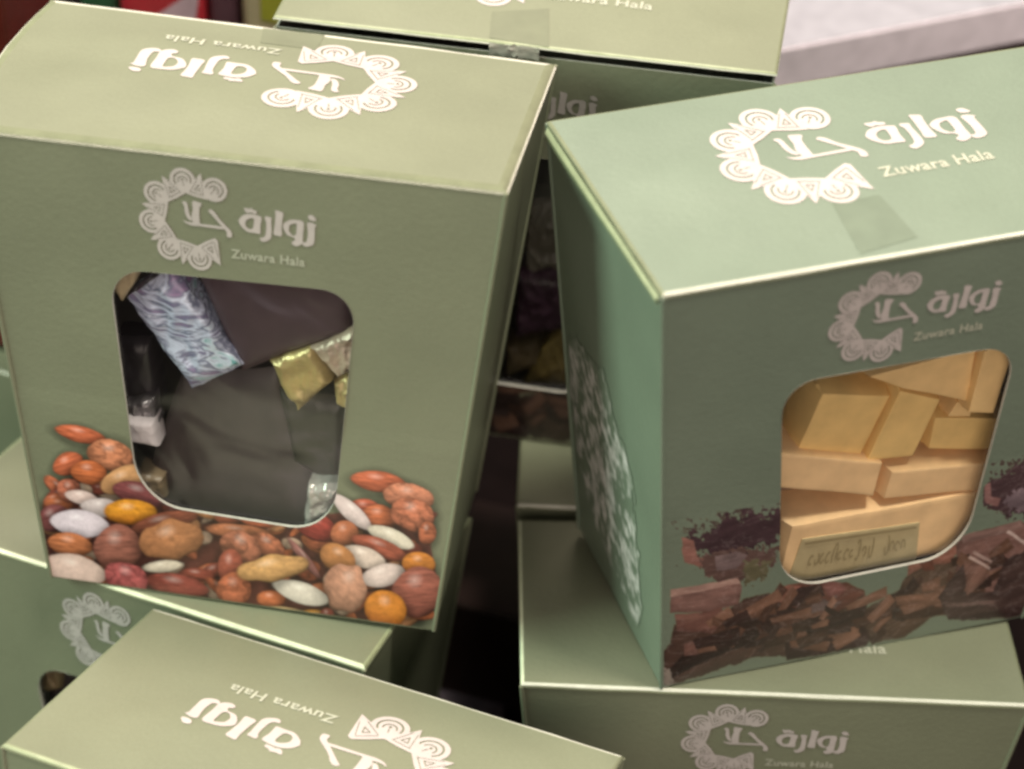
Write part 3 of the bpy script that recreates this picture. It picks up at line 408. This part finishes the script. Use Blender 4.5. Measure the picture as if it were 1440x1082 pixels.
def carton(key, label, group, cardm='card', dim=1., crease=.0010, sides=(0, 0, 1, 0), lid_gap=.006, flip=False, logo_dy=0., top_logo=True, front_logo=True, pic=None, lumps=(), bow=0., tape=None, lid_up=0.):
    Q = np.array(D['boxes'][key]); cen = Q.mean(0); org = Q[4:].mean(0); org[2] = Q[4:, 2].min()
    root = bpy.data.objects.new('gift_box', None); C.collection.objects.link(root); root.location = tuple(org); root.empty_display_size = .02; tag(root, label, 'box', group)
    k = ord(key)*1.37
    fc = {n: Face(Q[list(ix)], cen, .0011 if n in ('front', 'back') else .0005, k+i*3) for i, (n, ix) in enumerate(FACES.items())}
    T = Q[[3, 2, 1, 0]]; T = T.copy(); T[:, 2] += 0
    top = Face(T, cen, .0009, k+30, .0005, bow)
    # front panel with its window
    fr_ = fc['front']; W = window_outline(D['win'][key]); c0 = W.mean(0)
    def hit(p, d):
        best = None
        for i in range(len(W)):
            a, b = W[i], W[(i+1) % len(W)]; m = np.array([[d[0], a[0]-b[0]], [d[1], a[1]-b[1]]]); dt = np.linalg.det(m)
            if abs(dt) < 1e-12: continue
            t, s = np.linalg.solve(m, a-p)
            if t > 0 and -1e-6 <= s <= 1+1e-6 and (best is None or t < best): best = t
        return p+d*best
    v0 = lid_gap; dirs = [w_-c0 for w_ in W]+[np.array(c)-c0 for c in ((0, v0), (1, v0), (1, 1), (0, 1))]
    for i in range(40): dirs.append(np.array((math.cos(i*.157), math.sin(i*.157))))
    dirs.sort(key=lambda d: math.atan2(d[1], d[0])); rings = [[] for _ in range(8)]; ts = (0, .03, .12, .28, .45, .65, .85, 1)
    for d in dirs:
        a = hit(c0, d); tt = min([((1 if d[0] > 0 else 0)-c0[0])/d[0] if abs(d[0]) > 1e-9 else 9e9, ((1 if d[1] > 0 else v0)-c0[1])/d[1] if abs(d[1]) > 1e-9 else 9e9]); b = c0+d*tt
        for r_, t in zip(rings, ts): r_.append(fr_.P(*(a+(b-a)*t)))
    n = len(dirs); V = [p for r_ in rings for p in r_]; F = [(j*n+i, j*n+(i+1) % n, (j+1)*n+(i+1) % n, (j+1)*n+i) for j in range(7) for i in range(n)]
    if np.cross(V[F[0][1]]-V[F[0][0]], V[F[0][3]]-V[F[0][0]]) @ fr_.n < 0: F = [f[::-1] for f in F]
    fp = mesh_obj('front_panel', V, F, [cardm, 'inner', 'cut_edge'], root, org, solid=(.0005, fr_.n))
    # cut edge of the window and the film behind it
    Vr = []; m = len(W)
    for ww in W:
        d = ww-c0; d = d/np.linalg.norm(d)
        for off, s in ((.00013, 0.0005), (.00012, .0000), (-.0001, -.0004), (-.0006, -.0006)): Vr.append(fr_.P(*(ww+d*s), off))
    Fr = [(i*4+j, ((i+1) % m)*4+j, ((i+1) % m)*4+j+1, i*4+j+1) for i in range(m) for j in range(3)]
    mesh_obj('window_edge', Vr, Fr, ['cut_edge'], root, org)
    Vf = [fr_.P(*(c0+(ww-c0)*s), -.0009) for s in (0.001, .5, 1.04) for ww in W]
    mesh_obj('window_film', Vf, [(j*m+i, j*m+(i+1) % m, (j+1)*m+(i+1) % m, (j+1)*m+i) for j in range(2) for i in range(m)], ['film'], root, org)
    for nm in ('left', 'right', 'back', 'bottom'):
        e = .008 if nm in ('left', 'right') else .0 if nm == 'back' else .006
        V, F = patch(fc[nm], e, 1-e, lid_gap if nm != 'bottom' else .006, 1 if nm != 'bottom' else .994, 16, 16)
        o = mesh_obj('bottom_panel' if nm == 'bottom' else 'back_panel' if nm == 'back' else 'side_panel', V, F, [cardm, 'inner', 'white'], root, org, solid=(.0005, fc[nm].n))
        if nm in lumps:
            U, Vv = np.meshgrid(np.linspace(.02, .98, 150), np.linspace(.3, .99, 200))
            I, A = side_print(U if nm == 'left' else 1-U, Vv, CARDS[cardm])
            P = [fc[nm].P(u, v, .00012) for u, v in zip(U.ravel(), Vv.ravel())]
            nn = 150; ok = A > .01; cell = ok[:-1, :-1] | ok[1:, :-1] | ok[:-1, 1:] | ok[1:, 1:]; jj, ii = np.nonzero(cell)
            pr = mesh_obj('printed_side_text', P, np.stack([jj*nn+ii, jj*nn+ii+1, (jj+1)*nn+ii+1, (jj+1)*nn+ii], 1), ['art'], o, org)
            at = pr.data.color_attributes.new('art', 'FLOAT_COLOR', 'POINT'); at.data.foreach_set('color', np.concatenate([I.reshape(-1, 3), np.ones((I.shape[0]*I.shape[1], 1))], 1).astype('f').ravel())
    for a, b in ((0, 4), (1, 5), (2, 6), (3, 7)):
        V, F = tube(Q[a]*(1-lid_gap)+Q[b]*lid_gap, Q[b], .00055); mesh_obj('corner_fold', V, F, [cardm], root, org)
    if key == 'B':
        lf = fc['left']; V = []; us = np.linspace(.012, .985, 25)
        for u in us:
            w_ = .030*(1-.45*u)+.0015*noise.noise(Vector((u*6, 1, 2)))
            for v_, o_ in ((.009, .0004), (.009+w_*.35, .0011), (.009+w_*.8, .0010), (.009+w_, .0002)): V.append(lf.P(u, v_, o_))
        mesh_obj('lid_side_flap', V, [(i*4+j, i*4+j+1, i*4+j+5, i*4+j+4) for i in range(24) for j in range(3)], ['crease'], root, org)
    # lid: bulged sheet with a rounded fold all round
    eu = np.linalg.norm(T[1]-T[0]); ev = np.linalg.norm(T[3]-T[0]); nu, nv = 28, 18; c = crease
    def ringpts(ins, dz):
        a, b = ins/eu, ins/ev; us = np.linspace(a, 1-a, nu+1); vs = np.linspace(b, 1-b, nv+1)
        per = [(u, vs[0]) for u in us]+[(us[-1], v) for v in vs[1:]]+[(u, vs[-1]) for u in us[::-1][1:]]+[(us[0], v) for v in vs[::-1][1:-1]]
        return [top.P(u, v, dz+lid_up*v+(.00022*noise.noise(Vector((u*9+k, v*9, k))) if dz < -.0001 else 0)) for u, v in per]
    a, b = c/eu, c/ev; us = np.linspace(a, 1-a, nu+1); vs = np.linspace(b, 1-b, nv+1)
    V = [top.P(u, v, lid_up*v) for v in vs for u in us]; F = [(j*(nu+1)+i, j*(nu+1)+i+1, (j+1)*(nu+1)+i+1, (j+1)*(nu+1)+i) for j in range(nv) for i in range(nu)]; ix = [0]*len(F)
    per = [i for i in range(nu+1)]+[(j*(nu+1)+nu) for j in range(1, nv+1)]+[nv*(nu+1)+i for i in range(nu-1, -1, -1)]+[j*(nu+1) for j in range(nv-1, 0, -1)]
    prev = per; n = len(per); drop = .0010 if lid_gap < .012 else .0007
    for ins, dz, mi in ((c*.45, -.06*c, 1), (c*.12, -.26*c, 1), (-.0001, -.6*c, 1), (-.0002, -drop, 2 if lid_gap > .012 else 0), (.0012, -drop-.0001, 2)):
        st = len(V); V += ringpts(ins, dz); cur = list(range(st, st+n))
        for i in range(n):
            side = 0 if i < nu else 1 if i < nu+nv else 2 if i < 2*nu+nv else 3
            F.append((prev[i], prev[(i+1) % n], cur[(i+1) % n], cur[i])); ix.append(((sides[side] or 4) if mi == 1 else (4 if mi == 0 else mi)))
        prev = cur
    st = len(V); V.append(top.P(.5, .5, -.002))
    for i in range(n): F.append((prev[i], prev[(i+1) % n], st)); ix.append(2)
    if np.cross(V[F[0][1]]-V[F[0][0]], V[F[0][3]]-V[F[0][0]]) @ top.n < 0: F = [f[::-1] for f in F]
    lid = mesh_obj('lid', V, F, [cardm, 'crease', 'white', 'pale_fold', 'dull_fold'], root, org, idx=ix)
    if top_logo:
        dy = logo_dy
        class TT:  # lid surface with the lifted front edge
            P = staticmethod(lambda u, v, off=0.: top.P(u, v, off+lid_up*v))
        ink(TT, (lambda x, y: (1-x, 1-(y+dy)/DP)) if flip else (lambda x, y: (x, (y+dy)/DP)), lid, org)
    if front_logo: ink(fr_, lambda x, y: (.168+x*.645, max(.004, (-.014+y*.645)/HH)), fp, org)
    if pic:
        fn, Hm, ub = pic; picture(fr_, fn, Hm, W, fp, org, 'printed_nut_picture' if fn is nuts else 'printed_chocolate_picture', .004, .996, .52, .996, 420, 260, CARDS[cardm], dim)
    if tape is not None:
        q = [np.array(p) for p in D['tape'][tape]]; P = []
        for j in range(9):
            for i in range(9):
                a, b = i/8, j/8; uv = (q[0]*(1-a)+q[1]*a)*(1-b)+(q[3]*(1-a)+q[2]*a)*b; P.append(top.P(*uv, .00009+lid_up*uv[1]))
        mesh_obj('tape_strip', P, [(j*9+i, j*9+i+1, (j+1)*9+i+1, (j+1)*9+i) for j in range(8) for i in range(8)], ['tape_cool' if cardm == 'card_cool' else 'tape'], lid, org)
    return root, fc, top, org

G = 'sage green gift boxes stacked together'
bA = carton('A', 'green box with nut picture, silver and gold sweets in its window', G, crease=.0022, sides=(2, 0, 0, 0), flip=True, logo_dy=.104, pic=(nuts, D['artA'], .995), bow=.0030, tape='A')
bB = carton('B', 'green box with chocolate picture and caramel bars showing in its window', G, 'card_cool', crease=.0006, sides=(0, 0, 2, 0), lumps=('left',), pic=(choc, D['artB'], .995), tape='B')
bC = carton('C', 'rear green box with slightly raised lid and wrinkled tape on its front edge', G, dim=.45, crease=.0006, sides=(0, 0, 1, 0), lid_gap=.022, logo_dy=.027, pic=(choc, D['artB'], .995), tape='C', lid_up=.0002)  # dim darkens the print colours in place of shade behind the front boxes
bD = carton('D', 'lower green box that carries the box of caramel bars', G, crease=.0007, sides=(0, 0, 2, 3), logo_dy=.085)
bE = carton('E', 'low green box mostly hidden, its front edge just behind the one under the caramel bars', G, crease=.0006, sides=(0, 0, 2, 0), front_logo=False, top_logo=False)
bF = carton('F', 'nearest green box, only its tilted lid with upside down lettering in view', G, crease=.0008, sides=(2, 0, 1, 0), flip=True, logo_dy=.045, front_logo=False)
bG = carton('G', 'lower green box under the nut box, emblem on its darker front', G, crease=.0009, sides=(0, 1, 3, 1), top_logo=False, lumps=('right',))
bH = carton('H', 'half hidden green box whose lid corner shows at the side of the nut box', G, crease=.0006, sides=(0, 0, 2, 0), front_logo=False, top_logo=False)
# wrinkled tape end hanging over the raised lid of the rear box
Qc = np.array(D['boxes']['C']); a_, b_ = Qc[0], Qc[1]; P = []
for i in range(15):
    t = .435+.10*i/14; p = a_*(1-t)+b_*t
    for j in range(7): P.append(p+np.array([0, -.0006-.0010*abs(noise.noise(Vector((i*.9, j*1.7, 3)))), .0002-.0032*j/6+.0006*noise.noise(Vector((i*.8, j, 1)))]))
mesh_obj('tape_end', P, [(i*7+j, i*7+j+1, (i+1)*7+j+1, (i+1)*7+j) for i in range(14) for j in range(6)], ['tape_end'], bC[0], bC[3])

# ---------------------------------------------------------------- what lies inside the windows
def chunk(it):
    Q = np.array(D['boxes'][it['b']]); fa = Face(Q[list(FACES['front'])], Q.mean(0), 0, 0, 0); uv = [np.array(p) for p in it['uv']]; off, th, cr_ = it['off'], it['th'], it['cr']
    n = 30; V = []; sd = sum(map(ord, it['label'] or it['name']))*.37; ex = 8 if cr_ else 44
    for j in range(n+1):
        for i in range(n+1):
            a, b = i/n, j/n; p = (uv[0]*(1-a)+uv[1]*a)*(1-b)+(uv[3]*(1-a)+uv[2]*a)*b; P3 = fa.P(*p, 0, True)
            e = max(abs(2*a-1), abs(2*b-1)); h = off+th*.35*e**ex
            if cr_:
                q = Vector(P3); fq = .5 if it['mat'] in ('foil_silver', 'dark_a', 'dark_b', 'dark_c', 'dark_d') else 1.; h += cr_*(abs(noise.noise(Vector((q.x*330*fq, q.y*330*fq, q.z*200*fq))+Vector((sd, 0, 0))))*1.5+.45*abs(noise.noise(q*800*fq+Vector((0, sd, 0))))-.1); h = max(h, off*.45)
                P3 = P3+np.array([noise.noise(q*260+Vector((k, sd, 0))) for k in (0, 9, 17)])*cr_*.5
            elif it['name'] == 'wrapped_bar': h += .00025*noise.noise(Vector(P3)*90+Vector((sd, 0, 0)))
            V.append(P3-fa.n*h)
    F = [(j*(n+1)+i, j*(n+1)+i+1, (j+1)*(n+1)+i+1, (j+1)*(n+1)+i) for j in range(n) for i in range(n)]
    per = [i for i in range(n+1)]+[j*(n+1)+n for j in range(1, n+1)]+[n*(n+1)+i for i in range(n-1, -1, -1)]+[j*(n+1) for j in range(n-1, 0, -1)]
    st = len(V); V += [V[k]-fa.n*th for k in per]; m = len(per); F += [(per[(i+1) % m], per[i], st+i, st+(i+1) % m) for i in range(m)]; F.append(tuple(range(st, st+m)))
    return V, F, fa
objs = []
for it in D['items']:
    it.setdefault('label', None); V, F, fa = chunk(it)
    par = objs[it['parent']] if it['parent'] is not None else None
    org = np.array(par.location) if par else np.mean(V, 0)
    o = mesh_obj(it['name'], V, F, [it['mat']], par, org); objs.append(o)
    if it['label']: tag(o, it['label'], it['cat'], it['group'])
    if it['name'] == 'paper_label':
        # faded handwriting-like script on the label
        uv = [np.array(p) for p in it['uv']]; S = []; Fs = []
        def at(a, b): p = (uv[0]*(1-a)+uv[1]*a)*(1-b)+(uv[3]*(1-a)+uv[2]*a)*b; return fa.P(*p, 0, True)-fa.n*(it['off']-.0002)
        rr = random.Random(9); a = .13
        while a < .90:
            if .66 < a < .73: a = .74
            hgt = rr.uniform(.10, .17) if rr.random() > .25 else .27; cxx, cyy, st0 = a, .50-(.06 if hgt > .2 else 0), rr.uniform(0, 6)
            st = len(S)
            for k in range(15):
                t = st0+k/14*rr.uniform(4.6, 4.8); S += [at(cxx+.020*math.cos(t), cyy+hgt*math.sin(t)), at(cxx+.011*math.cos(t), cyy+(hgt-.055)*math.sin(t))]
            Fs += [(st+2*k, st+2*k+1, st+2*k+3, st+2*k+2) for k in range(14)]; a += rr.uniform(.040, .056)
        st = len(S); S += [at(.03, .07), at(.97, .07), at(.97, .12), at(.03, .12)]; Fs.append((st, st+1, st+2, st+3))
        mesh_obj('label_script', S, Fs, ['label_ink'], o, org, smooth=False)

# ---------------------------------------------------------------- things round the boxes
def block(name, p0, yaw, L_, W_, z0, z1, m, label, cat, group=None, bev=.0012, tilt=0., extra=None, waist=0.):
    ex = np.array([math.cos(yaw), math.sin(yaw), 0]); ey = np.array([-math.sin(yaw), math.cos(yaw), 0]); p0 = np.array([p0[0], p0[1], 0.])
    bm = bmesh.new(); bmesh.ops.create_cube(bm, size=1)
    for v in bm.verts:
        a, b, c = v.co.x+.5, v.co.y+.5, v.co.z+.5; p = p0+ex*a*L_+ey*b*W_; v.co = (p[0], p[1], z0+(z1-z0)*c+tilt*a)
    bmesh.ops.bevel(bm, geom=bm.edges[:], offset=bev, segments=3, profile=.6, affect='EDGES')
    V = np.array([v.co[:] for v in bm.verts]); F = [[v.index for v in f.verts] for f in bm.faces]; bm.free()
    org = (p0+ex*L_/2+ey*W_/2); org[2] = z0
    if label is None: return V, F, org, ex, ey
    o = mesh_obj(name, V, F, [m], None, org, smooth=False); tag(o, label, cat, group); return o, org, ex, ey
def sheet(name, pts, m, parent, org):
    n = len(pts); return mesh_obj(name, pts, [tuple(range(n))], [m], parent, org, smooth=False)
# pale flat carton lying behind the rear box
cp, cyaw, cz0 = np.array(D['cart'][0]), D['cart'][1], D['cart'][0][2]
exx = np.array([math.cos(cyaw), math.sin(cyaw)]); cs = cp[:2]-exx*.035
o, org, ex, ey = block('flat_carton', tuple(cs), cyaw, .26, .13, cz0-.0134, cz0, 'lilac', 'flat pinkish white carton with lilac edge lying beyond the caramel bar box', 'carton', bev=.0005)
pw = np.array([cs[0], cs[1], cz0+.0002])
mesh_obj('carton_top', [pw+ex*a+ey*b for b in np.linspace(.0004, .13, 5) for a in np.linspace(.0004, .2596, 7)], [(j*7+i, j*7+i+1, (j+1)*7+i+1, (j+1)*7+i) for j in range(4) for i in range(6)], ['pinkwhite'], o, org, smooth=False)
mesh_obj('peach_band', [pw+ex*a+ey*b+np.array([0, 0, .0002]) for a, b in ((.001, .0225), (.259, .0400), (.259, .129), (.001, .129))], [(0, 1, 2, 3)], ['peach'], o, org, smooth=False)
block('support_carton', tuple(cs+exx*.02), cyaw, .20, .11, .0005, cz0-.0136, 'brownbox', 'dark brown carton propping up the flat pale carton', 'carton')
# dark parcels in the gap between the lower boxes
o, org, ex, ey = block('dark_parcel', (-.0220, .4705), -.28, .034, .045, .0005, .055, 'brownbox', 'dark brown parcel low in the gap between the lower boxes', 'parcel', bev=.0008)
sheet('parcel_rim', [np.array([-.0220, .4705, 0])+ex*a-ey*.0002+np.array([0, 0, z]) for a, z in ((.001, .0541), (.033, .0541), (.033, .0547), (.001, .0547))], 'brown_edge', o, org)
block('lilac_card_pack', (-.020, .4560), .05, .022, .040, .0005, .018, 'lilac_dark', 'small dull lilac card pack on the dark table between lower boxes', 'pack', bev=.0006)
# packets standing at the back
gp = 'packets standing behind the boxes'
o, org, ex, ey = block('tall_packet', (-.215, .5010), -.12, .085, .040, .1215, .262, 'dark_red', 'dark red brown packet standing behind the nut box, on a hidden lid', 'packet', gp, .004)
sheet('orange_stripe', [np.array([-.1490, .4925, .2]), np.array([-.1455, .4921, .2]), np.array([-.1455, .4921, .258]), np.array([-.1490, .4925, .258])], 'orange_brown', o, org)
block('green_packet', (-.126, .560), 0, .0115, .03, .0005, .245, 'green_pack', 'thin deep green packet beside the bright red one at the back', 'packet', gp, .003)
o, org, ex, ey = block('red_packet', (-.1140, .556), 0, .0235, .035, .0005, .245, 'red', 'bright red packet with a pale slanted brand band at the back', 'packet', gp, .003)
sheet('pale_band', [np.array([-.1085, .5558, .1850]), np.array([-.0935, .5558, .1890]), np.array([-.0910, .5558, .2030]), np.array([-.1040, .5558, .1930])], 'lilac_ink', o, org)
block('plum_packet', (-.0900, .560), 0, .0095, .03, .0005, .245, 'plum', 'dull plum packet between the red packet and the beige bag', 'packet', gp, .003)
o, org, ex, ey = block('beige_bag', (-.0800, .556), 0, .030, .03, .0005, .245, 'beige_pack', 'beige bag with a lime green patch standing next to the rear box', 'bag', gp, .004)
sheet('lime_patch', [np.array([-.0745, .5558, .193]), np.array([-.066, .5558, .1915]), np.array([-.063, .5558, .23]), np.array([-.0745, .5558, .23])], 'lime', o, org)

# table
V = [(-1.2, -.4, 0), (1.2, -.4, 0), (1.2, 1.6, 0), (-1.2, 1.6, 0)]
t_ = mesh_obj('table_top', V, [(0, 1, 2, 3)], ['table'], smooth=False); t_['kind'] = 'structure'
V = [(-1.6, 1.6, -.4), (1.6, 1.6, -.4), (1.6, 1.6, .8), (-1.6, 1.6, .8)]
